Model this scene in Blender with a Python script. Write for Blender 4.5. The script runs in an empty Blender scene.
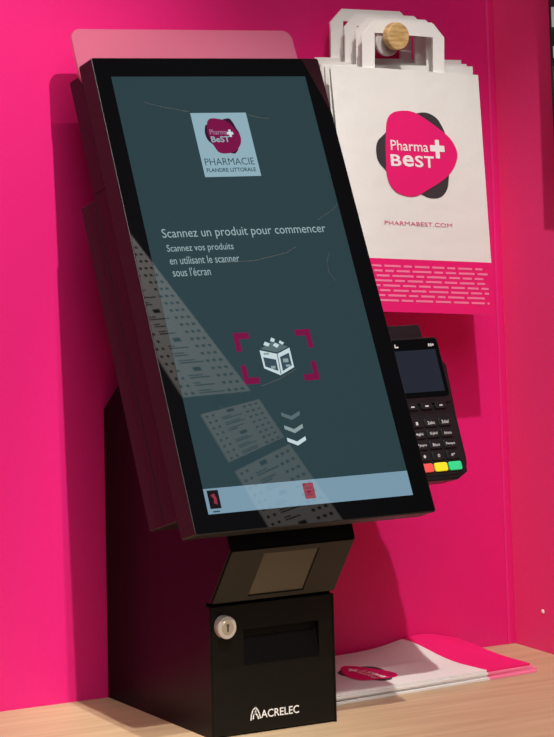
import bpy, bmesh, math, random
from mathutils import Vector, Matrix
random.seed(7)
SC = bpy.context.scene
COL = SC.collection

def lin(r, g, b):
    f = lambda c: (c / 255 / 12.92) if c / 255 <= .04045 else ((c / 255 + .055) / 1.055) ** 2.4
    return (f(r), f(g), f(b), 1.0)

# ------------------------------------------------------------------ camera
cd = bpy.data.cameras.new('camera')
cam = bpy.data.objects.new('camera', cd); COL.objects.link(cam)
F, PX, PY = 2425.54, -235.34, -216.87            # focal length / principal point of the cropped photo (px, 554x737)
yaw, pitch, roll = -0.449644, 0.118557, -0.000617
fw = Vector((-math.sin(yaw) * math.cos(pitch), math.cos(yaw) * math.cos(pitch), math.sin(pitch)))
rt = fw.cross(Vector((0, 0, 1))).normalized(); up = rt.cross(fw)
r2 = rt * math.cos(roll) + up * math.sin(roll); u2 = up * math.cos(roll) - rt * math.sin(roll)
cpos = Vector((-1.57829449, -2.18738708, 0.6987993))
m = Matrix((r2, u2, -fw)).transposed().to_4x4(); m.translation = cpos
cam.matrix_world = m
cd.sensor_fit = 'VERTICAL'; cd.sensor_height = 24.0
cd.lens = 24.0 * F / 737
cd.shift_x = (277 - PX) / 737; cd.shift_y = -(368.5 - PY) / 737
cd.clip_start = .05; cd.clip_end = 50
SC.camera = cam

# ------------------------------------------------------------------ world, lamps, exposure
w = bpy.data.worlds.new('world'); SC.world = w; w.use_nodes = True
bg = w.node_tree.nodes['Background']
bg.inputs[0].default_value = (1.0, .97, .95, 1); bg.inputs[1].default_value = .045

def spot(name, loc, aim, watts, angle, blend, radius, col=(1, .96, .91)):
    l = bpy.data.lights.new(name, 'SPOT'); o = bpy.data.objects.new(name, l); COL.objects.link(o)
    o.location = loc
    o.rotation_euler = (Vector(aim) - Vector(loc)).to_track_quat('-Z', 'Y').to_euler()
    l.energy = watts; l.spot_size = math.radians(angle); l.spot_blend = blend
    l.shadow_soft_size = radius; l.color = col
    return o
spot('ceiling_or_added_spot', (-.27, -1.32, 2.08), (-.30, .19, .335), 208, 35, .8, .016)
spot('ceiling_or_added_spot', (-.18, -1.05, 2.15), (.45, -.10, 0.0), 165, 36, .5, .016)
al = bpy.data.lights.new('added_fill_light', 'AREA'); ao = bpy.data.objects.new('added_fill_light', al); COL.objects.link(ao)  # added overhead soft fill that lifts the shadows, not a known fixture
al.shape = 'SQUARE'; al.size = 2.0; al.energy = 56; al.color = (1, .97, .94); ao.location = (-1.2, -2.2, 2.6)
ao.rotation_euler = (Vector((.2, .1, .4)) - ao.location).to_track_quat('-Z', 'Y').to_euler()
spot('ceiling_or_added_spot', (1.3, -1.5, 2.9), (2.12, -2.5, 1.9), 270, 60, .4, .05)  # added lamp, only brightens the sheets mirrored in the touchscreen
vs = SC.view_settings
vs.view_transform = 'Standard'; vs.look = 'None'; vs.gamma = 1; vs.exposure = 0.0; vs.use_curve_mapping = False

# ------------------------------------------------------------------ materials
def mat(name, col, rough=.5, spec=.5, metal=0, bump=None, emit=None, estr=1.0, coat=0, alpha=None):
    mt = bpy.data.materials.new(name); mt.use_nodes = True
    nt = mt.node_tree; b = nt.nodes['Principled BSDF']
    b.inputs['Base Color'].default_value = col if len(col) == 4 else (*col, 1)
    b.inputs['Roughness'].default_value = rough
    b.inputs['Specular IOR Level'].default_value = spec
    b.inputs['Metallic'].default_value = metal
    if coat: b.inputs['Coat Weight'].default_value = coat; b.inputs['Coat Roughness'].default_value = .05
    if emit:
        b.inputs['Emission Color'].default_value = emit; b.inputs['Emission Strength'].default_value = estr
    if bump:
        sc, st, det = bump
        tc = nt.nodes.new('ShaderNodeTexCoord'); n = nt.nodes.new('ShaderNodeTexNoise')
        n.inputs['Scale'].default_value = sc; n.inputs['Detail'].default_value = det
        bp = nt.nodes.new('ShaderNodeBump'); bp.inputs['Strength'].default_value = st; bp.inputs['Distance'].default_value = .002
        nt.links.new(tc.outputs['Object'], n.inputs['Vector']); nt.links.new(n.outputs['Fac'], bp.inputs['Height'])
        nt.links.new(bp.outputs['Normal'], b.inputs['Normal'])
    return mt

def wood_mat():
    mt = mat('maple_wood', (.6, .42, .24, 1), .42, .4)
    nt = mt.node_tree; b = nt.nodes['Principled BSDF']
    tc = nt.nodes.new('ShaderNodeTexCoord'); mp = nt.nodes.new('ShaderNodeMapping')
    mp.inputs['Scale'].default_value = (2.2, 46, 46)
    mp.inputs['Rotation'].default_value = (0, 0, .02)
    n = nt.nodes.new('ShaderNodeTexNoise'); n.inputs['Scale'].default_value = 2.0; n.inputs['Detail'].default_value = 8
    n.inputs['Distortion'].default_value = .6
    cr = nt.nodes.new('ShaderNodeValToRGB')
    cr.color_ramp.elements[0].position = .3; cr.color_ramp.elements[0].color = (.43, .300, .172, 1)
    cr.color_ramp.elements[1].position = .72; cr.color_ramp.elements[1].color = (.555, .412, .246, 1)
    nt.links.new(tc.outputs['Object'], mp.inputs['Vector']); nt.links.new(mp.outputs['Vector'], n.inputs['Vector'])
    nt.links.new(n.outputs['Fac'], cr.inputs['Fac']); nt.links.new(cr.outputs['Color'], b.inputs['Base Color'])
    return mt

def pegwood_mat():
    mt = mat('beech_wood', (.6, .4, .18, 1), .5, .4)
    nt = mt.node_tree; b = nt.nodes['Principled BSDF']
    tc = nt.nodes.new('ShaderNodeTexCoord'); mp = nt.nodes.new('ShaderNodeMapping'); mp.inputs['Scale'].default_value = (30, 30, 160)
    n = nt.nodes.new('ShaderNodeTexNoise'); n.inputs['Scale'].default_value = 2
    cr = nt.nodes.new('ShaderNodeValToRGB')
    cr.color_ramp.elements[0].position = .35; cr.color_ramp.elements[0].color = (.42, .25, .09, 1)
    cr.color_ramp.elements[1].position = .68; cr.color_ramp.elements[1].color = (.62, .42, .19, 1)
    nt.links.new(tc.outputs['Object'], mp.inputs['Vector']); nt.links.new(mp.outputs['Vector'], n.inputs['Vector'])
    nt.links.new(n.outputs['Fac'], cr.inputs['Fac']); nt.links.new(cr.outputs['Color'], b.inputs['Base Color'])
    return mt

def frosted_mat():
    mt = bpy.data.materials.new('frosted_acrylic'); mt.use_nodes = True
    nt = mt.node_tree; b = nt.nodes['Principled BSDF']
    b.inputs['Base Color'].default_value = (.68, .25, .37, 1); b.inputs['Roughness'].default_value = .45
    tr = nt.nodes.new('ShaderNodeBsdfTranslucent'); tr.inputs[0].default_value = (.80, .34, .43, 1)
    tp = nt.nodes.new('ShaderNodeBsdfTransparent'); tp.inputs[0].default_value = (.95, .9, .9, 1)
    m1 = nt.nodes.new('ShaderNodeMixShader'); m1.inputs[0].default_value = .45
    m2 = nt.nodes.new('ShaderNodeMixShader'); m2.inputs[0].default_value = .38
    nt.links.new(b.outputs[0], m1.inputs[1]); nt.links.new(tr.outputs[0], m1.inputs[2])
    nt.links.new(m1.outputs[0], m2.inputs[1]); nt.links.new(tp.outputs[0], m2.inputs[2])
    nt.links.new(m2.outputs[0], nt.nodes['Material Output'].inputs[0])
    return mt

M = dict(
    pink=mat('pink_paint', (.70, .011, .165, 1), .5, .4, bump=(220, .12, 3)),
    pink2=mat('right_wall_pink', (.80, .040, .190, 1), .5, .4, bump=(220, .12, 3)),  # pink raised in every channel, used on the right wall
    wood=wood_mat(), beech=pegwood_mat(), acrylic=frosted_mat(),
    black=mat('satin_black_metal', (.0035, .0034, .0034, 1), .34, .22, bump=(900, .08, 2)),
    grey=mat('dark_grey_metal', (.010, .0098, .0092, 1), .45, .33, bump=(900, .08, 2)),
    void=mat('slot_black', (.002, .002, .002, 1), .7, .2),
    glass=mat('black_glass', (.0015, .0015, .002, 1), .012, .5),
    chrome=mat('chrome', (.66, .62, .55, 1), .3, .6, .35),
    brass=mat('lock_core', (.48, .41, .31, 1), .35, .5, .3),
    keyhole=mat('keyhole', (.10, .07, .045, 1), .5),
    scanglass=mat('scanner_glass', (.050, .044, .028, 1), .12, .6),
    paper=mat('white_paper', (.755, .745, .71, 1), .65, .25, bump=(38, .5, 4)),
    paper_in=mat('handle_paper', (.80, .78, .75, 1), .65, .25, bump=(60, .2, 3)),
    ppink=mat('pink_print', (.76, .012, .155, 1), .55, .3),
    pdark=mat('grey_print', (.042, .038, .042, 1), .55, .3),
    pwhite=mat('white_print', (.85, .80, .80, 1), .6, .3),
    pmid=mat('pale_pink_print', (.86, .22, .38, 1), .6, .3),
    pcom=mat('rose_print', (.62, .11, .20, 1), .6, .3),
    logo_white=mat('white_lettering', (.75, .73, .70, 1), .5, .3),
    plastic=mat('black_plastic', (.006, .006, .007, 1), .38, .4, bump=(700, .1, 2)),
    keyblack=mat('key_rubber', (.007, .007, .008, 1), .5, .35),
    keylegend=mat('key_legend', (.55, .55, .55, 1), .5, .3),
    keyred=mat('red_key', (.72, .08, .07, 1), .4, .4, emit=(.9, .10, .08, 1), estr=.18),
    keyyel=mat('yellow_key', (.80, .62, .02, 1), .4, .4, emit=(.9, .75, .02, 1), estr=.22),
    keygrn=mat('green_key', (.03, .55, .22, 1), .4, .4, emit=(.03, .75, .28, 1), estr=.20),
    scratch=mat('glass_scratch', (.035, .040, .040, 1), .5, .4),
    grout=mat('floor_stone', (.25, .24, .23, 1), .5, .4, bump=(30, .2, 3)),
    sheet=mat('leaflet_paper', (.85, .83, .80, 1), .6, .3),
    ink=mat('leaflet_ink', (.03, .03, .03, 1), .6, .3),
    cap=mat('white_plastic_cap', (.85, .80, .80, 1), .4, .5),
    shaft=mat('pale_grey_disc', (.50, .46, .45, 1), .4, .5),
)
def emis(name, rgb, k=1.0):      # a lit area of a screen behind glossy glass
    c = lin(*rgb); return mat(name, (.002, .002, .002, 1), .012, .5, emit=c, estr=k)
E = dict(
    bg=emis('screen_teal', (40, 62, 68)), panel=emis('screen_pale_blue', (140, 172, 184)),
    bar=emis('screen_bar', (120, 152, 170)), white=emis('screen_white', (196, 214, 218)),
    text=emis('screen_text_white', (150, 172, 176)), pink=emis('screen_magenta', (118, 8, 66)),
    dark=emis('screen_plum', (52, 8, 44)), ink=emis('screen_ink', (52, 74, 86)),
    icon=emis('screen_icon_black', (16, 12, 20)), red=emis('screen_red', (140, 46, 62)),
    ch0=emis('screen_chevron_dim', (86, 106, 110)), ch1=emis('screen_chevron_mid', (138, 156, 158)),
    term=emis('terminal_display', (34, 38, 50)), tv=emis('wall_screen_picture', (22, 22, 25)), tvl=emis('wall_screen_light', (150, 148, 146)),
    lav=emis('screen_logo_text', (160, 130, 160)),
)

# ------------------------------------------------------------------ mesh helpers
def link(name, me, mt, parent=None, smooth=False):
    o = bpy.data.objects.new(name, me); COL.objects.link(o)
    if mt: me.materials.append(mt)
    if smooth:
        for p in me.polygons: p.use_smooth = True
    if parent: o.parent = parent
    return o
def raw(name, vs_, fs, mt, parent=None, smooth=False):
    me = bpy.data.meshes.new(name); me.from_pydata([tuple(v) for v in vs_], [], fs); me.update()
    return link(name, me, mt, parent, smooth)
def fin(name, bm, mt, parent=None, bevel=0, seg=2, smooth=False, angle=30):
    bmesh.ops.remove_doubles(bm, verts=bm.verts, dist=1e-6)
    bmesh.ops.recalc_face_normals(bm, faces=bm.faces)
    if bevel:
        es = [e for e in bm.edges if len(e.link_faces) == 2 and e.calc_face_angle(0) > math.radians(angle)]
        bmesh.ops.bevel(bm, geom=es, offset=bevel, segments=seg, profile=.5, affect='EDGES', clamp_overlap=True)
    me = bpy.data.meshes.new(name); bm.to_mesh(me); bm.free()
    return link(name, me, mt, parent, smooth)
def bm_box(bm, x0, x1, y0, y1, z0, z1):
    v = [bm.verts.new(p) for p in ((x0,y0,z0),(x1,y0,z0),(x1,y1,z0),(x0,y1,z0),(x0,y0,z1),(x1,y0,z1),(x1,y1,z1),(x0,y1,z1))]
    for f in ((0,3,2,1),(4,5,6,7),(0,1,5,4),(1,2,6,5),(2,3,7,6),(3,0,4,7)): bm.faces.new([v[i] for i in f])
def box(name, x0, x1, y0, y1, z0, z1, mt, parent=None, bevel=0):
    bm = bmesh.new(); bm_box(bm, x0, x1, y0, y1, z0, z1); return fin(name, bm, mt, parent, bevel)
def prism(name, poly, a0, a1, fn, mt, parent=None, bevel=0, seg=2, angle=30, smooth=False):
    """poly: 2-D outline, extruded from a0 to a1; fn(p, q, a) -> 3-D"""
    bm = bmesh.new()
    A = [bm.verts.new(fn(p, q, a0)) for p, q in poly]; B = [bm.verts.new(fn(p, q, a1)) for p, q in poly]
    bm.faces.new(A[::-1]); bm.faces.new(B); n = len(poly)
    for i in range(n): bm.faces.new((A[i], A[(i+1) % n], B[(i+1) % n], B[i]))
    return fin(name, bm, mt, parent, bevel, seg, smooth, angle)
UV = lambda p, q, a: (p, q, a)
YZ = lambda p, q, a: (a, p, q)
XZ = lambda p, q, a: (p, a, q)
def rrect(x0, x1, y0, y1, r, n=5):
    pts = []
    for cx, cy, a in ((x1-r, y0+r, -90), (x1-r, y1-r, 0), (x0+r, y1-r, 90), (x0+r, y0+r, 180)):
        for i in range(n + 1):
            t = math.radians(a + 90 * i / n); pts.append((cx + r*math.cos(t), cy + r*math.sin(t)))
    return pts
def circle(cx, cy, r, n=32): return [(cx + r*math.cos(2*math.pi*i/n), cy + r*math.sin(2*math.pi*i/n)) for i in range(n)]
def flat(name, polys, fn, mt, parent=None):
    """several flat polygons joined in one print; fn(x, y) -> 3-D"""
    V, Fs = [], []
    for poly in polys:
        k = len(V); V += [fn(*p) for p in poly]; Fs.append(list(range(k, k + len(poly))))
    return raw(name, V, Fs, mt, parent)
def rect(x0, x1, y0, y1): return [(x0, y0), (x1, y0), (x1, y1), (x0, y1)]
def stroke(pts, wd):
    """polyline -> list of quads"""
    out = []
    for (x0, y0), (x1, y1) in zip(pts, pts[1:]):
        L = math.hypot(x1-x0, y1-y0) or 1; nx, ny = -(y1-y0)/L*wd/2, (x1-x0)/L*wd/2
        ex, ey = (x1-x0)/L*wd*.2, (y1-y0)/L*wd*.2
        out.append([(x0-nx-ex, y0-ny-ey), (x1-nx+ex, y1-ny+ey), (x1+nx+ex, y1+ny+ey), (x0+nx-ex, y0+ny-ey)])
    return out
def catmull(pts, n=4):
    out = []; N = len(pts)
    for i in range(N):
        p0, p1, p2, p3 = (Vector(pts[(i+j-1) % N]) for j in range(4))
        for k in range(n):
            t = k / n
            out.append(tuple(.5*((2*p1)+(p2-p0)*t+(2*p0-5*p1+4*p2-p3)*t*t+(3*p1-p0-3*p2+p3)*t**3)))
    return out
def blob(name, pts, fn, mt, parent=None, rings=5):
    """filled smooth outline as a polar grid so that it follows a curved sheet"""
    pts = catmull(pts); n = len(pts)
    cx = sum(p[0] for p in pts)/n; cy = sum(p[1] for p in pts)/n
    V = [fn(cx, cy)]; Fs = []
    for r in range(1, rings+1):
        k = r/rings; V += [fn(cx+(p[0]-cx)*k, cy+(p[1]-cy)*k) for p in pts]
    for i in range(n):
        j = (i+1) % n; Fs.append((0, 1+i, 1+j))
        for r in range(rings-1):
            a, b_ = 1+r*n, 1+(r+1)*n; Fs.append((a+i, b_+i, b_+j, a+j))
    return raw(name, V, Fs, mt, parent)
def text(name, body, box_, fn, mt, parent=None, bold=0.0):
    """flat lettering fitted into box_ = (x0, x1, y0, y1)"""
    cu = bpy.data.curves.new('lettering', 'FONT'); cu.body = body; cu.size = 1; cu.resolution_u = 3
    cu.offset = bold; cu.fill_mode = 'FRONT' if hasattr(cu, 'fill_mode') else cu.fill_mode
    o = bpy.data.objects.new('lettering', cu); COL.objects.link(o)
    dg = bpy.context.evaluated_depsgraph_get(); dg.update()
    me0 = bpy.data.meshes.new_from_object(o.evaluated_get(dg))
    P = [v.co.copy() for v in me0.vertices]; Fs = [tuple(p.vertices) for p in me0.polygons]
    bpy.data.objects.remove(o); bpy.data.curves.remove(cu); bpy.data.meshes.remove(me0)
    ax, bx = min(p.x for p in P), max(p.x for p in P); ay, by = min(p.y for p in P), max(p.y for p in P)
    x0, x1, y0, y1 = box_
    V = [fn(x0+(p.x-ax)/(bx-ax)*(x1-x0), y0+(p.y-ay)/(by-ay)*(y1-y0)) for p in P]
    return raw(name, V, Fs, mt, parent)
def empty(name, loc=(0, 0, 0)):
    o = bpy.data.objects.new(name, None); COL.objects.link(o); o.location = loc; o.empty_display_size = .05; return o
def tag(o, label, cat, group=None):
    o['label'] = label; o['category'] = cat
    if group: o['group'] = group
    return o
def lab(o, l): o['label'] = l; return o
def struct(o): o['kind'] = 'structure'; return o

# ------------------------------------------------------------------ the setting
YW, XR = .1967, .5988
struct(box('wall_back', -1.7, XR+.06, YW, YW+.06, -.95, 1.9, M['pink']))
struct(box('wall_right', XR, XR+.06, -.27, YW, -.95, 1.9, M['pink2']))
struct(box('floor', -4, 4, -4.5, YW+.06, -1.0, -.95, M['grout']))
# corner bead between the two walls
struct(prism('trim_1', [(.5868, YW), (.5868, YW-.0008), (.589, YW-.0020), (.5945, YW-.0020), (XR, YW-.0010), (XR, YW)], 0.0002, 1.9,
             lambda p, q, a: (p, q, a), M['pink'], None, 0))
ct = tag(empty('counter', (-.5, -.13, -.95)), 'pale maple wood counter that the black kiosk stands on', 'counter')
def child_world(o, root): o.parent = root; o.matrix_parent_inverse = Matrix.Translation(root.location).inverted(); return o
child_world(box('worktop', -1.7, XR-.0003, -.46, YW-.0003, -.04, 0, M['wood'], None, .0015), ct)
lab(child_world(box('front_panel', -1.7, XR-.0003, -.42, -.39, -.95, -.04, M['pink']), ct), 'pink front panel')
bm = bmesh.new(); bmesh.ops.create_uvsphere(bm, u_segments=16, v_segments=8, radius=.0026)
cap = fin('screw_cap', bm, M['cap'], None, smooth=True); cap.scale = (.5, 1, 1); cap.location = (XR-.0003, .147, .0467)
tag(cap, 'tiny white round screw cap low on the pink right wall', 'screw cap')

# ------------------------------------------------------------------ kiosk
W, D, H1 = .1650, .1947, .1355
T = 0.3523007
b0 = Vector((.08212, -.07341, .24621))
ex = Vector((1, 0, 0)); ev = Vector((0, math.sin(T), math.cos(T))); en = Vector((0, math.cos(T), -math.sin(T)))
MM = Matrix((ex, ev, -en)).transposed().to_4x4(); MM.translation = b0
kiosk = tag(empty('self_checkout_kiosk'), 'black countertop self-checkout kiosk with tilted portrait touchscreen', 'kiosk')
prof_in = [(.0142, .0005), (.0142, H1), (.009, H1), (.009, .1392), (-.0008, .1392), (-.0382, .2), (-.0343, .2135), (-.0312, .2282), (.0098, .2138),
           (.0873, .4244), (.1945, .3172), (.1945, .0005)]
prof_side = [(0, 0), (0, H1-.0008), (.006, H1-.0008), (.006, .1388), (-.001, .1388), (-.0388, .2003), (-.0348, .2138), (-.0318, .2285), (.0096, .2134),
             (.0871, .4246), (.1947, .3172), (.1947, 0)]
prism('body_shell', prof_in, .002, W-.002, YZ, M['black'], kiosk, .0006)
for xa, xb in ((0, .002), (W-.002, W)):
    prism('side_panel', prof_side, xa, xb, YZ, M['black'], kiosk, .0005, 1)
# front door with receipt slot recess
def door():
    bm = bmesh.new()
    X = [.0024, .0440, .1440, W-.0024]; Z = [.0022, .0712, .1080, .1346]
    g = {}
    for i, x in enumerate(X):
        for j, z in enumerate(Z): g[i, j] = bm.verts.new((x, .0004, z))
    for i in range(3):
        for j in range(3):
            if (i, j) != (1, 1): bm.faces.new((g[i, j], g[i+1, j], g[i+1, j+1], g[i, j+1]))
    dp = .0085; zs = .0992
    a = [bm.verts.new(p) for p in ((X[1], dp, zs), (X[2], dp, zs), (X[2], dp, Z[2]), (X[1], dp, Z[2]))]
    bl, br, tr, tl = g[1, 1], g[2, 1], g[2, 2], g[1, 2]
    bm.faces.new((bl, br, a[1], a[0])); bm.faces.new((a[0], a[1], a[2], a[3])); bm.faces.new((tl, a[3], a[2], tr))
    bm.faces.new((bl, a[0], a[3], tl)); bm.faces.new((br, tr, a[2], a[1]))
    B = [bm.verts.new(p) for p in ((X[0], .014, Z[0]), (X[3], .014, Z[0]), (X[3], .014, Z[3]), (X[0], .014, Z[3]))]
    bm.faces.new(B)
    bm.faces.new([g[0, 0], B[0], B[1]] + [g[i, 0] for i in (3, 2, 1)]); bm.faces.new([g[0, 3], g[1, 3], g[2, 3], g[3, 3], B[2], B[3]])
    bm.faces.new([g[0, 0], g[0, 1], g[0, 2], g[0, 3], B[3], B[0]]); bm.faces.new([g[3, 3], g[3, 2], g[3, 1], g[3, 0], B[1], B[2]])
    return fin('front_door', bm, M['black'], kiosk, .0005, 1)
dr = door()
box('receipt_slot', .0445, .1435, .0078, .0084, .0996, .1076, M['void'], dr)
lk = Vector((.0170, 0, .1142))
lock = prism('lock', circle(lk.x, lk.z, .0118, 40), -.0085, .0006, XZ, M['chrome'], dr, .0012, 2, 40); lab(lock, 'round chrome key lock')
ring = prism('lock_core', circle(lk.x, lk.z, .0076, 32), -.0089, -.0080, XZ, M['brass'], dr, .0003, 1, 40)
prism('keyhole', [(lk.x-.0011, lk.z-.0042), (lk.x+.0011, lk.z-.0042), (lk.x+.0013, lk.z+.001), (lk.x+.0021, lk.z+.003), (lk.x, lk.z+.0045), (lk.x-.0021, lk.z+.003), (lk.x-.0013, lk.z+.001)],
      -.0092, -.0085, XZ, M['keyhole'], dr)
# maker's lettering on the door
fz = lambda x, z: (x, -.00005, z)
text('door_lettering', 'ACRELEC', (.0640, .1142, .0150, .0232), fz, M['logo_white'], dr, .012)
ix, iz = .0506, .0143
arch = [(ix+.0000, iz), (ix+.0010, iz+.0062), (ix+.0032, iz+.0102), (ix+.0062, iz+.0122), (ix+.0090, iz+.0098), (ix+.0112, iz+.0055), (ix+.0125, iz+.0008)]
arch2 = [(ix+.0030, iz+.0010), (ix+.0038, iz+.0052), (ix+.0060, iz+.0070), (ix+.0085, iz+.0040), (ix+.0100, iz+.0005)]
flat('door_emblem', stroke(arch, .0015) + stroke(arch2, .0017) + stroke([(ix+.0038, iz+.0052), (ix+.0070, iz+.0092)], .0012), fz, M['logo_white'], dr)
# scanner hood: slanted plate with a window
A = Vector((0, -.0008, .1392)); Bv = Vector((0, -.0382, .2)); sl = (Bv-A).length; es = (Bv-A).normalized(); ns = Vector((0, -es.z, es.y))
def SP(u, v, n): return tuple(A + Vector((u, 0, 0)) + es*v + ns*n)
def plate_hole(name, o, i, n0, n1, fn, mt, parent):
    bm = bmesh.new(); V = {}
    for k, n in enumerate((n0, n1)):
        for nm, (x0, x1, y0, y1) in (('o', o), ('i', i)):
            V[nm, k] = [bm.verts.new(fn(*p, n)) for p in rect(x0, x1, y0, y1)]
    for j in range(4):
        q = (j+1) % 4
        for k in (0, 1): bm.faces.new((V['o', k][j], V['o', k][q], V['i', k][q], V['i', k][j]))
        for nm in 'oi': bm.faces.new((V[nm, 0][j], V[nm, 0][q], V[nm, 1][q], V[nm, 1][j]))
    return fin(name, bm, mt, parent, .0003, 1)
hood = plate_hole('scanner_hood', (.0021, W-.0021, .0005, sl-.0003), (.0463, .1190, .0065, .0640), .0003, .0022, SP, M['grey'], kiosk)
pane = raw('scanner_window', [SP(.0463, .0065, .0008), (SP(.1190, .0065, .0008)), SP(.1190, .0640, .0008), SP(.0463, .0640, .0008)], [(0, 1, 2, 3)], M['scanglass'], hood)
lab(pane, 'smoked glass barcode scanner window')

# monitor, local axes: u right, v up the screen, w towards the viewer
ML, MR, MB, MT = -.1549, .1596, -.0196, .4987
def placed(o): o.matrix_local = MM; return o
fr = placed(prism('monitor_frame', rrect(ML, MR, MB, MT, .0030), -.0267, 0, UV, M['grey'], kiosk, .0007, 2, 40))
gl = placed(prism('front_glass', rrect(ML+.0008, MR-.0007, MB+.0010, MT-.0007, .0026), -.002, .0004, UV, M['glass'], kiosk, .0003, 1, 40))
ac = placed(prism('acrylic_panel', rrect(-.1555, .1530, .476, .5435, .0125, 8), -.0312, -.0268, UV, M['acrylic'], kiosk, .0005, 1, 40))
lab(ac, 'frosted clear acrylic sheet rising behind the screen')
bm = bmesh.new(); bm_box(bm, -.1515, .1535, .0005, .358, -.0560, -.0268); bm_box(bm, -.1515, .1535, .3582, .4897, -.0560, -.0313)
ch = placed(fin('monitor_chassis', bm, M['grey'], kiosk, .0006, 1))
bm = bmesh.new(); bm_box(bm, -.1440, .1460, .012, .345, -.0590, -.0560)
placed(fin('cover_gasket', bm, M['void'], kiosk))
bm = bmesh.new(); bm_box(bm, -.1500, .1520, .0010, .353, -.0880, -.0585)
rc = placed(fin('rear_cover', bm, M['grey'], kiosk, .0008, 1))
SW, SH = .26797, .47629
scr = placed(raw('screen', [(-SW/2, 0, .0006), (SW/2, 0, .0006), (SW/2, SH, .0006), (-SW/2, SH, .0006)], [(0, 1, 2, 3)], E['bg'], kiosk))
lab(scr, 'lit dark teal portrait touchscreen')
ui = lambda k: (lambda x, y: (x, y, .0006 + .00005*k))
def ui_flat(name, polys, mt, k=1): return flat(name, polys, ui(k), mt, scr)
def ui_text(body, bx, mt, k=2, bold=0): return text('screen_lettering', body, bx, ui(k), mt, scr, bold)
# sign card
ui_flat('sign_card', [rect(-.0392, .0372, .3585, .4330)], E['panel'])
darkb = [(-.0255, .4110), (-.0225, .4185), (-.0185, .4195), (.0080, .4262), (.0145, .4240), (.0185, .4150), (.0215, .4080), (.0205, .3985), (.0165, .3930), (.0120, .3870), (.0060, .3850), (-.0090, .3900), (-.0215, .3985), (-.0250, .4040)]
pinkb = [(-.0195, .4215), (-.0140, .4262), (-.0050, .4262), (.0060, .4235), (.0145, .4165), (.0205, .4080), (.0218, .4020), (.0180, .3940), (.0080, .3870), (-.0040, .3852), (-.0125, .3866), (-.0170, .3930), (-.0195, .4000), (-.0215, .4110)]
flat('card_emblem', [catmull(darkb)], ui(2), E['dark'], scr); flat('card_emblem', [catmull(pinkb)], ui(3), E['pink'], scr)
ui_text('Pharma', (-.0188, .0040, .4075, .4135), E['lav'], 4)
ui_text('BeST', (-.0192, .0062, .3985, .4055), E['panel'], 4, .02)
ui_flat('card_emblem', [rect(.0042, .0128, .4072, .4104), rect(.0069, .0101, .4045, .4131)], E['white'], 4)
ui_text('PHARMACIE', (-.0350, .0325, .3718, .3800), E['ink'], 2)
ui_text('FLANDRE LITTORALE', (-.0350, .0320, .3640, .3686), E['ink'], 2, .02)
# wording
ui_text('Scannez un produit pour commencer', (-.1135, .1075, .2885, .3015), E['text'])
ui_text('Scannez vos produits', (-.1115, -.0235, .2738, .2838), E['text'])
ui_text('en utilisant le scanner', (-.1115, -.0195, .2620, .2705), E['text'])
ui_text("sous l'écran", (-.1110, -.0615, .2487, .2580), E['text'])
# scan frame corners
def corner(x, y, sx, sy, a=.0205, t=.0070):
    return [[(x, y), (x+sx*a, y), (x+sx*a, y+sy*t), (x, y+sy*t)], [(x, y+sy*t), (x+sx*t, y+sy*t), (x+sx*t, y+sy*a), (x, y+sy*a)]]
for x, y, sx, sy in ((-.0516, .1846, 1, -1), (.0510, .1846, -1, -1), (-.0512, .1292, 1, 1), (.0490, .1290, -1, 1)):
    ui_flat('scan_corner', corner(x, y, sx, sy), E['pink'])
# product box icon
ui_flat('product_icon', [[(-.0216, .1645), (.0005, .1595), (.0185, .1655), (.0185, .1442), (-.0018, .1366), (-.0211, .1450)]], E['white'], 1)
ui_flat('product_icon', [[(-.0190, .1570), (-.0030, .1535), (-.0032, .1412), (-.0190, .1468)], [(.0030, .1560), (.0160, .1600), (.0162, .1465), (.0025, .1408)],
                         [(.0000, .1600), (.0010, .1600), (-.0004, .1375), (-.0014, .1375)]], E['ink'], 2)
ui_flat('product_icon', [rect(-.0175, -.0100, .1592, .1614), rect(-.0120, -.0060, .1440, .1470), rect(.0060, .0130, .1500, .1540), rect(.0080, .0140, .1450, .1475)], E['ch1'], 3)
ui_flat('product_icon', [[(-.0200, .1660), (.0005, .1610), (.0170, .1665), (-.0015, .1735)]], E['ch0'], 2)
ui_flat('product_icon', [[(-.0150, .1700), (-.0090, .1680), (-.0060, .1710), (-.0120, .1735)], [(-.0030, .1690), (.0020, .1660), (.0060, .1690), (.0010, .1715)],
                         [(-.0050, .1735), (.0000, .1725), (.0020, .1755), (-.0025, .1775)], [(.0060, .1715), (.0100, .1690), (.0130, .1710), (.0080, .1740)]], E['white'], 3)
for y, mt in ((.0885, 'ch0'), (.0747, 'ch1'), (.0616, 'white')):
    ui_flat('chevron', [[(-.0132, y+.0050), (-.0010, y), (-.0010, y+.0042), (-.0132, y+.0090)], [(-.0010, y), (.0112, y+.0050), (.0112, y+.0090), (-.0010, y+.0042)]], E[mt])
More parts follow.
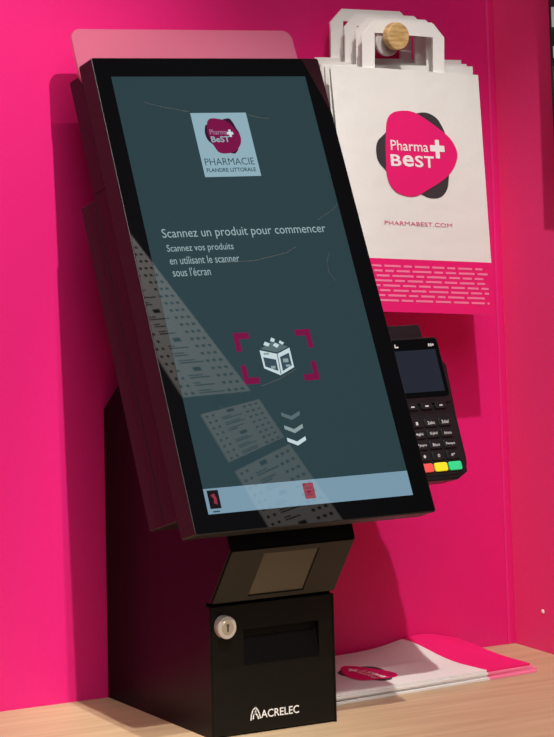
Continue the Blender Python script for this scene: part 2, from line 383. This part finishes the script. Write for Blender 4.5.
# bottom bar
ui_flat('menu_bar', [rect(-SW/2, SW/2, 0, .0257)], E['bar'])
ui_flat('menu_icon', [rect(-.1300, -.1160, .0052, .0238)], E['icon'], 2)
ui_flat('menu_icon', [[(-.1265, .0190), (-.1215, .0205), (-.1195, .0150), (-.1200, .0090), (-.1240, .0105), (-.1232, .0150)]], E['red'], 3)
ui_flat('menu_icon', [rect(-.1275, -.1190, .0015, .0030)], E['ink'], 2)
ui_flat('menu_icon', [rrect(-.0078, .0062, .0062, .0225, .0015)], E['red'], 2)
ui_flat('menu_icon', [rect(-.0050, .0034, z, z+.0014) for z in (.0095, .0130, .0165)], E['pink'], 3)
for p_ in ([(-.098, .446), (-.075, .4405), (-.052, .4365), (-.040, .4345)], [(.038, .4305), (.055, .4265), (.068, .4255)], [(-.040, .262), (.000, .2625), (.046, .2700), (.060, .2760)],
           [(-.030, .1265), (-.005, .1325), (.020, .1420)], [(.100, .306), (.126, .318), (.133, .324)], [(.104, .268), (.098, .258), (.097, .246), (.103, .236)]):
    ui_flat('scratch', stroke(p_, .0007), M['scratch'], 5)
# bracket that carries the payment terminal
box('terminal_bracket', .2330, .2900, .0230, .0262, .2960, .3500, M['plastic'], kiosk, .0005)

# ------------------------------------------------------------------ payment terminal
tt = math.radians(18); o0 = Vector((.331, -.0315, .2632))
tv = Vector((0, math.sin(tt), math.cos(tt))); tn = Vector((0, math.cos(tt), -math.sin(tt)))
term = tag(empty('payment_terminal'), 'black card payment terminal with coloured keys beside the touchscreen', 'card terminal')
TM = Matrix((ex, tv, -tn)).transposed().to_4x4(); TM.translation = o0; term.matrix_world = TM
low = [(-.0700, -.0135), (-.0170, -.0135), (-.0045, -.0075), (.0005, .0020), (.0018, .0105), (.0018, .0556), (.0030, .0720), (.0054, .1120), (-.0005, .1185), (-.0780, .1180), (-.0820, .1120), (-.0797, .0720), (-.0783, .0556), (-.0783, .0105), (-.0765, -.0030), (-.0715, -.0065)]
prism('body', low, -.0300, -.0006, UV, M['plastic'], term, .0016, 2, 20)
prism('display_head', rrect(-.0765, -.0012, .0700, .1436, .005), -.0270, .0016, UV, M['plastic'], term, .0012, 2, 30)
prism('printer_cover', rrect(-.0700, -.0120, .1300, .1605, .004), -.0320, -.0090, UV, M['plastic'], term, .0018, 2, 30)
prism('display_glass', rrect(-.0745, -.0030, .0772, .1418, .004), .0014, .0020, UV, M['glass'], term)
flat('display', [rect(-.0665, -.0085, .0830, .1295)], lambda x, y: (x, y, .0022), E['term'], term)
for bx_ in ((-.0650, -.0600, .1330, .1346), (-.0650, -.0635, .1346, .1370), (-.0170, -.0150, .1330, .1362), (-.0140, -.0120, .1330, .1362), (-.0112, -.0092, .1335, .1358)):
    flat('display_mark', [rect(*bx_)], lambda x, y: (x, y, .0023), M['keylegend'], term)
KX = (-.0590, -.0390, -.0188)
for x in KX:
    k = prism('function_key', rrect(x-.0078, x+.0078, .0640, .0718, .002), -.001, .0018, UV, M['keyblack'], term, .0005, 1)
    flat('key_legend', [rect(x-.0024, x+.0024, .0668, .0682)], lambda p, q: (p, q, .00195), M['keylegend'], k)
prism('keypad_frame', rrect(-.0750, -.0026, -.0072, .0580, .003), -.002, .0002, UV, M['keyblack'], term)
legs = (('1', '2abc', '3def'), ('4ghi', '5jkl', '6mno'), ('7pqrs', '8tuv', '9wxyz'), ('.', '0', '#*'))
for r_, y in enumerate((.0492, .0372, .0252, .0132)):
    for c_, x in enumerate(KX):
        k = prism('number_key', rrect(x-.0086, x+.0086, y-.0046, y+.0046, .002), -.001, .0022, UV, M['keyblack'], term, .0007, 1)
        wd = .0016*len(legs[r_][c_])*.75+.0004
        text('key_legend', legs[r_][c_], (x-wd, x+wd, y-.0017, y+.0019), lambda p, q: (p, q, .00235), M['keylegend'], k, .01)
for x, mt in zip(KX, ('keyred', 'keyyel', 'keygrn')):
    prism({'keyred': 'red_key', 'keyyel': 'yellow_key', 'keygrn': 'green_key'}[mt], rrect(x-.0088, x+.0088, -.0036, .0058, .0022), -.001, .0026, UV, M[mt], term, .0008, 2)

# ------------------------------------------------------------------ paper bags on the peg
LOGO_P = [(0.343, 0.791), (0.386, 0.82), (0.465, 0.831), (0.528, 0.826), (0.603, 0.801), (0.69, 0.765), (0.764, 0.728), (0.805, 0.682), (0.806, 0.643), (0.767, 0.594), (0.701, 0.553), (0.603, 0.514), (0.52, 0.484), (0.453, 0.476), (0.376, 0.488), (0.328, 0.518), (0.309, 0.564), (0.311, 0.611), (0.315, 0.673), (0.327, 0.744)]
LOGO_D = [(0.547, 0.823), (0.62, 0.827), (0.682, 0.808), (0.717, 0.774), (0.739, 0.735), (0.754, 0.649), (0.74, 0.562), (0.723, 0.514), (0.678, 0.481), (0.611, 0.473), (0.546, 0.485), (0.358, 0.542), (0.299, 0.583), (0.259, 0.617), (0.251, 0.663), (0.268, 0.699), (0.314, 0.728), (0.421, 0.794)]
HO = [(.3102, .690), (.3118, .7419), (.3303, .7585), (.4199, .7560), (.4361, .7396), (.4338, .685)]
HI = [(.3288, .690), (.3304, .7440), (.3312, .7448), (.4180, .7398), (.4188, .7388), (.4168, .685)]

def hanging_bag(k, yf, dx, dz, hdx, hdz, label, printed):
    c = {'TL': Vector((.2618, 0, .7066)), 'TR': Vector((.4854, 0, .6947)), 'BL': Vector((.2830, -.005, .4235)), 'BR': Vector((.5050, .007, .4080))}
    if k: c = {'TL': Vector((.2618, 0, .7040)), 'TR': Vector((.4870, 0, .7010)), 'BL': Vector((.2640, 0, .4200)), 'BR': Vector((.4900, 0, .4160))}
    off = Vector((dx, yf, dz))
    th = lambda t: .0036 + .011 * (1 - t) ** .8
    def S(s, t, n=0.0):
        p = (1-s)*t*c['TL'] + s*t*c['TR'] + (1-s)*(1-t)*c['BL'] + s*(1-t)*c['BR'] + off
        p.y += -n + .0012*math.sin(5.3*t+k)*math.sin(3.1*s+1.7*k) + .0008*math.sin(math.pi*6*s)*max(0, t-.55)
        return p
    root = tag(empty('paper_bag', S(.5, 0)), label, 'paper bag', 'white paper bags hanging on the peg')
    inv = Matrix.Translation(root.location).inverted()
    adopt = lambda o: (setattr(o, 'parent', root), setattr(o, 'matrix_parent_inverse', inv), o)[2]
    NX, NT = 16, 14; V = []; Fs = []
    prof = [(i/NX, 0) for i in range(NX+1)] + [('g', 1)] + [(1-i/NX, 2) for i in range(NX+1)] + [('g', 0)]
    for j in range(NT+1):
        t = j/NT
        for s, kind in prof:
            if kind == 0 and s != 'g': p = S(s, t)
            elif s == 'g':
                p = S(1 if kind == 1 else 0, t); p.y += th(t)*.5; p.x += (-1 if kind == 1 else 1)*.010
            else: p = S(s, t); p.y += th(t)
            V.append(p)
    n = len(prof)
    for j in range(NT):
        for i in range(n): Fs.append((j*n+i, j*n+(i+1) % n, (j+1)*n+(i+1) % n, (j+1)*n+i))
    Fs.append(list(range(n))[::-1]); Fs.append([NT*n+i for i in range(n)])
    body = adopt(raw('bag_body', V, Fs, M['paper']))
    for hy, ox, oz in ((.0014, 0, 0), (th(1)-.0008+.008, .006, .0015)):
        P = lambda p, a: (p[0]+hdx+ox, yf+hy+a, p[1]+hdz+oz)
        bm = bmesh.new(); R = [[bm.verts.new(P(p, a)) for p in q] for q in (HO, HI) for a in (0, .0005)]
        o0_, o1_, i0_, i1_ = R
        for i in range(5):
            for a_, b_ in ((o0_, i0_), (o1_, i1_), (o0_, o1_), (i0_, i1_)): bm.faces.new((a_[i], a_[i+1], b_[i+1], b_[i]))
        for e in (0, 5): bm.faces.new((o0_[e], o1_[e], i1_[e], i0_[e]))
        adopt(fin('handle', bm, M['paper_in']))
    # tape-fold line of the handle patch, pressed through the paper
    if not printed: return root
    fn = lambda n: (lambda s, t: S(s, t, n))
    bx = [(i/20, .216) for i in range(21)]; V = []; Fs = []
    for i in range(21):
        for j in range(7): V.append(S(i/20, .217*j/6, .0004))
    for i in range(20):
        for j in range(6): Fs.append((i*7+j, (i+1)*7+j, (i+1)*7+j+1, i*7+j+1))
    adopt(raw('printed_band', V, Fs, M['ppink']))
    rows = []
    for y in (.187, .167, .147, .127, .107, .087, .067, .047):
        s = .05
        while s < .95:
            L = random.uniform(.05, .15); L = min(L, .965-s)
            rows.append(rect(s, s+L, y-.0042, y+.0042)); s += L+.02
    adopt(flat('printed_text', rows, fn(.0007), M['pmid']))
    adopt(blob('emblem', LOGO_D, fn(.0004), M['pdark'])); adopt(blob('emblem', LOGO_P, fn(.0008), M['ppink']))
    adopt(text('lettering', 'Pharma', (.350, .606, .6640, .7060), fn(.0012), M['pwhite'], None, .006))
    for ch_, a_, b_ in (('B', .343, .415), ('e', .424, .500), ('S', .508, .566), ('T', .572, .640)):
        adopt(text('lettering', ch_, (a_, b_, .5990, .6470), fn(.0012), M['pwhite'], None, .022))
    adopt(flat('emblem', [rect(.620, .720, .668, .694), rect(.6555, .6845, .694, .717), rect(.6555, .6845, .640, .668)], fn(.0012), M['pwhite']))
    adopt(text('lettering', 'PHARMABEST.COM', (.268, .740, .3555, .3725), fn(.0005), M['pcom'], None, 0))
    return root
hanging_bag(0, .1017, 0, 0, 0, 0, 'front white paper bag on the peg, pink logo and band fully visible', True)
hanging_bag(1, .1235, .010, .004, .009, .004, 'white paper bag hanging directly behind the front logo bag', False)
hanging_bag(2, .1450, .020, .007, .010, .009, 'third white paper bag from the front on the wooden peg', False)
hanging_bag(3, .1660, .031, .0120, .006, .0150, 'rearmost white paper bag on the peg, nearest the pink wall', False)
pegx, pegz = .3545, .7375
peg = tag(empty('wall_peg', (pegx, YW, pegz)), 'round wooden peg on the pink wall holding the paper bags', 'peg')
pinv = Matrix.Translation(peg.location).inverted()
for o in (prism('peg_shaft', circle(pegx, pegz, .0044, 20), YW-.1005, YW-.0001, XZ, M['beech'], None, 0),
          prism('peg_knob', circle(pegx-.0005, .7405, .0163, 40), YW-.1085, YW-.0985, XZ, M['beech'], None, .0015, 2, 40),
          prism('peg_washer', circle(pegx-.002, .7345, .0175, 40), YW-.0908, YW-.0862, XZ, M['shaft'], None, .0006, 1, 40)):
    o.parent = peg; o.matrix_parent_inverse = pinv

# ------------------------------------------------------------------ flat bags piled on the counter
def sm(a, b_, x): t = max(0, min(1, (x-a)/(b_-a))); return t*t*(3-2*t)
def rise(x, y): return .011*math.exp(-((x-.452)/.055)**2)*sm(.105, .192, y) + .004*sm(.13, .192, y)*sm(.54, .44, x)
def flat_bag(k, x0, x1, y0, y1, ang, label, top):
    zb, tk = .0002+.0026*k, .0023
    ca, sa = math.cos(ang), math.sin(ang)
    def pos(s, t, n=0.0):
        px = x0+(x1-x0)*s; py = y0+(y1-y0)*t
        qx, qy = px-.36, py-.128
        X, Y = .36+qx*ca-qy*sa, .128+qx*sa+qy*ca
        Y = min(Y, YW-.0012-.0004*(4-k))
        return (X, Y, zb+n+rise(X, Y)*(.25+.25*k) + .0006*math.sin(9*s+k*2)*(k > 0)*0)
    root = tag(empty('flat_paper_bag', pos(.5, .5)), label, 'paper bag', 'flat paper bags piled on the counter')
    inv = Matrix.Translation(root.location).inverted()
    adopt = lambda o: (setattr(o, 'parent', root), setattr(o, 'matrix_parent_inverse', inv), o)[2]
    NX, NY = 24, 10
    def sheet(name, s0, s1, lo, hi, mt, skew=0):
        V = []; Fs = []
        for n_ in (lo, hi):
            for i in range(NX+1):
                for j in range(NY+1):
                    t = j/NY; sa_ = s0+(skew*t if s0 else 0); sb_ = s1+(skew*t if s1 < 1 else 0); s = sa_+(sb_-sa_)*i/NX
                    V.append(pos(s, t, n_))
        st = (NX+1)*(NY+1); id_ = lambda l, i, j: l*st+i*(NY+1)+j
        for i in range(NX):
            for j in range(NY):
                Fs.append((id_(1, i, j), id_(1, i+1, j), id_(1, i+1, j+1), id_(1, i, j+1))); Fs.append((id_(0, i, j), id_(0, i, j+1), id_(0, i+1, j+1), id_(0, i+1, j)))
        for i in range(NX):
            Fs.append((id_(0, i, 0), id_(0, i+1, 0), id_(1, i+1, 0), id_(1, i, 0))); Fs.append((id_(0, i, NY), id_(1, i, NY), id_(1, i+1, NY), id_(0, i+1, NY)))
        for j in range(NY):
            Fs.append((id_(0, 0, j), id_(1, 0, j), id_(1, 0, j+1), id_(0, 0, j+1))); Fs.append((id_(0, NX, j), id_(0, NX, j+1), id_(1, NX, j+1), id_(1, NX, j)))
        return adopt(raw(name, V, Fs, mt))
    bs = (.437-x0)/(x1-x0)
    sheet('bag_body', 0, bs, 0, tk, M['paper'], -.04)
    sheet('printed_band', bs, 1, 0, tk, M['ppink'] if top else M['pmid'], -.04)
    if top:
        R = .031
        fn = lambda n: (lambda s, t: pos(s, t, tk+n))
        cs, ct_ = (.303-x0)/(x1-x0), (.124-y0)/(y1-y0)
        # artwork reads with its top towards the kiosk (-x)
        mp = lambda p: (cs-(p[1]-.652)/.178*R/(x1-x0), ct_+(p[0]-.55)/.25*R/(y1-y0))
        adopt(blob('emblem', [mp(p) for p in LOGO_D], fn(.0003), M['pdark'])); adopt(blob('emblem', [mp(p) for p in LOGO_P], fn(.0006), M['ppink']))
        g = lambda n: (lambda a, b_: fn(n)(*mp((a, b_))))
        adopt(text('lettering', 'Pharma', (.350, .606, .6640, .7060), g(.0009), M['pwhite'], None, .012))
        for ch_, a_, b_ in (('B', .343, .415), ('e', .424, .500), ('S', .508, .566), ('T', .572, .640)):
            adopt(text('lettering', ch_, (a_, b_, .5990, .6470), g(.0009), M['pwhite'], None, .022))
        adopt(flat('emblem', [rect(.620, .720, .668, .694), rect(.6555, .6845, .694, .717), rect(.6555, .6845, .640, .668)], g(.0009), M['pwhite']))
    return root
GA = math.radians(3.2)
flat_bag(0, .180, .512, .0630, .186, GA, 'lowest flat paper bag of the counter pile, lying on the wood', False)
flat_bag(1, .178, .516, .0670, .188, GA*.9, 'second flat paper bag from the bottom of the counter pile', False)
flat_bag(2, .182, .508, .0650, .190, GA*1.1, 'flat paper bag just under the top one of the counter pile', False)
flat_bag(3, .180, .506, .0675, .192, GA, 'topmost flat white bag on the counter pile with pink logo and band', True)

# ------------------------------------------------------------------ screen on the right wall
tvs = tag(empty('wall_screen', (XR, -.07, .607)), 'black framed screen mounted on the pink right wall at the photo edge', 'screen')
ti = Matrix.Translation(tvs.location).inverted()
o1 = box('screen_housing', .550, XR-.0003, -.150, .0485, .607, 1.20, M['plastic'], None, .002)
pv = [[(.5497, y0, z0), (.5497, y1, z0), (.5497, y1, z1), (.5497, y0, z1)] for y0, y1, z0, z1 in ((-.140, .0440, .622, 1.185),)]
o2 = raw('picture', pv[0], [(0, 1, 2, 3)], E['tv'])
for y, z, a, h in ((.0425, .752, .022, .024), (.0420, .715, .016, .014), (.0415, .690, .030, .008)):
    o3 = raw('picture_detail', [(.5494, y, z), (.5494, y-a, z), (.5494, y-a, z+h), (.5494, y, z+h)], [(0, 1, 2, 3)], E['tvl']); o3.parent = tvs; o3.matrix_parent_inverse = ti
for o in (o1, o2): o.parent = tvs; o.matrix_parent_inverse = ti

# ------------------------------------------------------------------ price-sheet stand across the shop (seen mirrored in the touchscreen)
st = tag(empty('leaflet_stand', (2.12, -2.53, -.95)), 'tall stand of printed white sheets mirrored in the touchscreen', 'stand')
si = Matrix.Translation(st.location).inverted()
def ad(o, p=None):
    o.parent = st; o.matrix_parent_inverse = si; return o
ad(prism('pole', circle(2.12, -2.56, .012, 16), -.94, 2.0, lambda p, q, a: (p, q, a), M['plastic']))
ad(prism('base', circle(2.12, -2.56, .18, 32), -.95, -.935, lambda p, q, a: (p, q, a), M['plastic']))
for i, (lb, rb, rt_, lt) in enumerate((((2.00, 1.885), (2.205, 1.89), (2.035, 2.50), (1.89, 2.50)), ((2.045, 1.70), (2.237, 1.755), (2.218, 1.865), (2.028, 1.835)),
                                        ((2.095, 1.36), (2.32, 1.38), (2.242, 1.735), (2.050, 1.675)))):
    q = [Vector((p[0], 0, p[1])) for p in (lb, rb, rt_, lt)]
    sh_ = ad(prism('printed_sheet', [(p.x, p.z) for p in q], -2.535, -2.53, XZ, M['sheet']))
    at = lambda a, b_: (lambda v: (v.x, -2.5295, v.z))((1-a)*(1-b_)*q[0]+a*(1-b_)*q[1]+a*b_*q[2]+(1-a)*b_*q[3])
    n = (28, 8, 16)[i]; P = []
    for j in range(n):
        b1 = (j+.25)/n; b2 = (j+.55)/n
        P += [rect(.04, .08, b1, b2), rect(.14, .18, b1, b2), rect(.68, .73, b1, b2), rect(.78, .83, b1, b2), rect(.88, .93, b1, b2)]
        if j % 4 != 3:
            P.append(rect(.26, .26+random.uniform(.15, .38), (j+.3)/n, (j+.42)/n)); P.append(rect(.26, .26+random.uniform(.1, .3), (j+.62)/n, (j+.72)/n))
        else: P.append(rect(.40, .52, (j+.2)/n, (j+.7)/n))
    mk = flat('printed_marks', P, at, M['ink']); mk.parent = sh_
    mk.matrix_parent_inverse = Matrix()
    mk.matrix_local = Matrix()
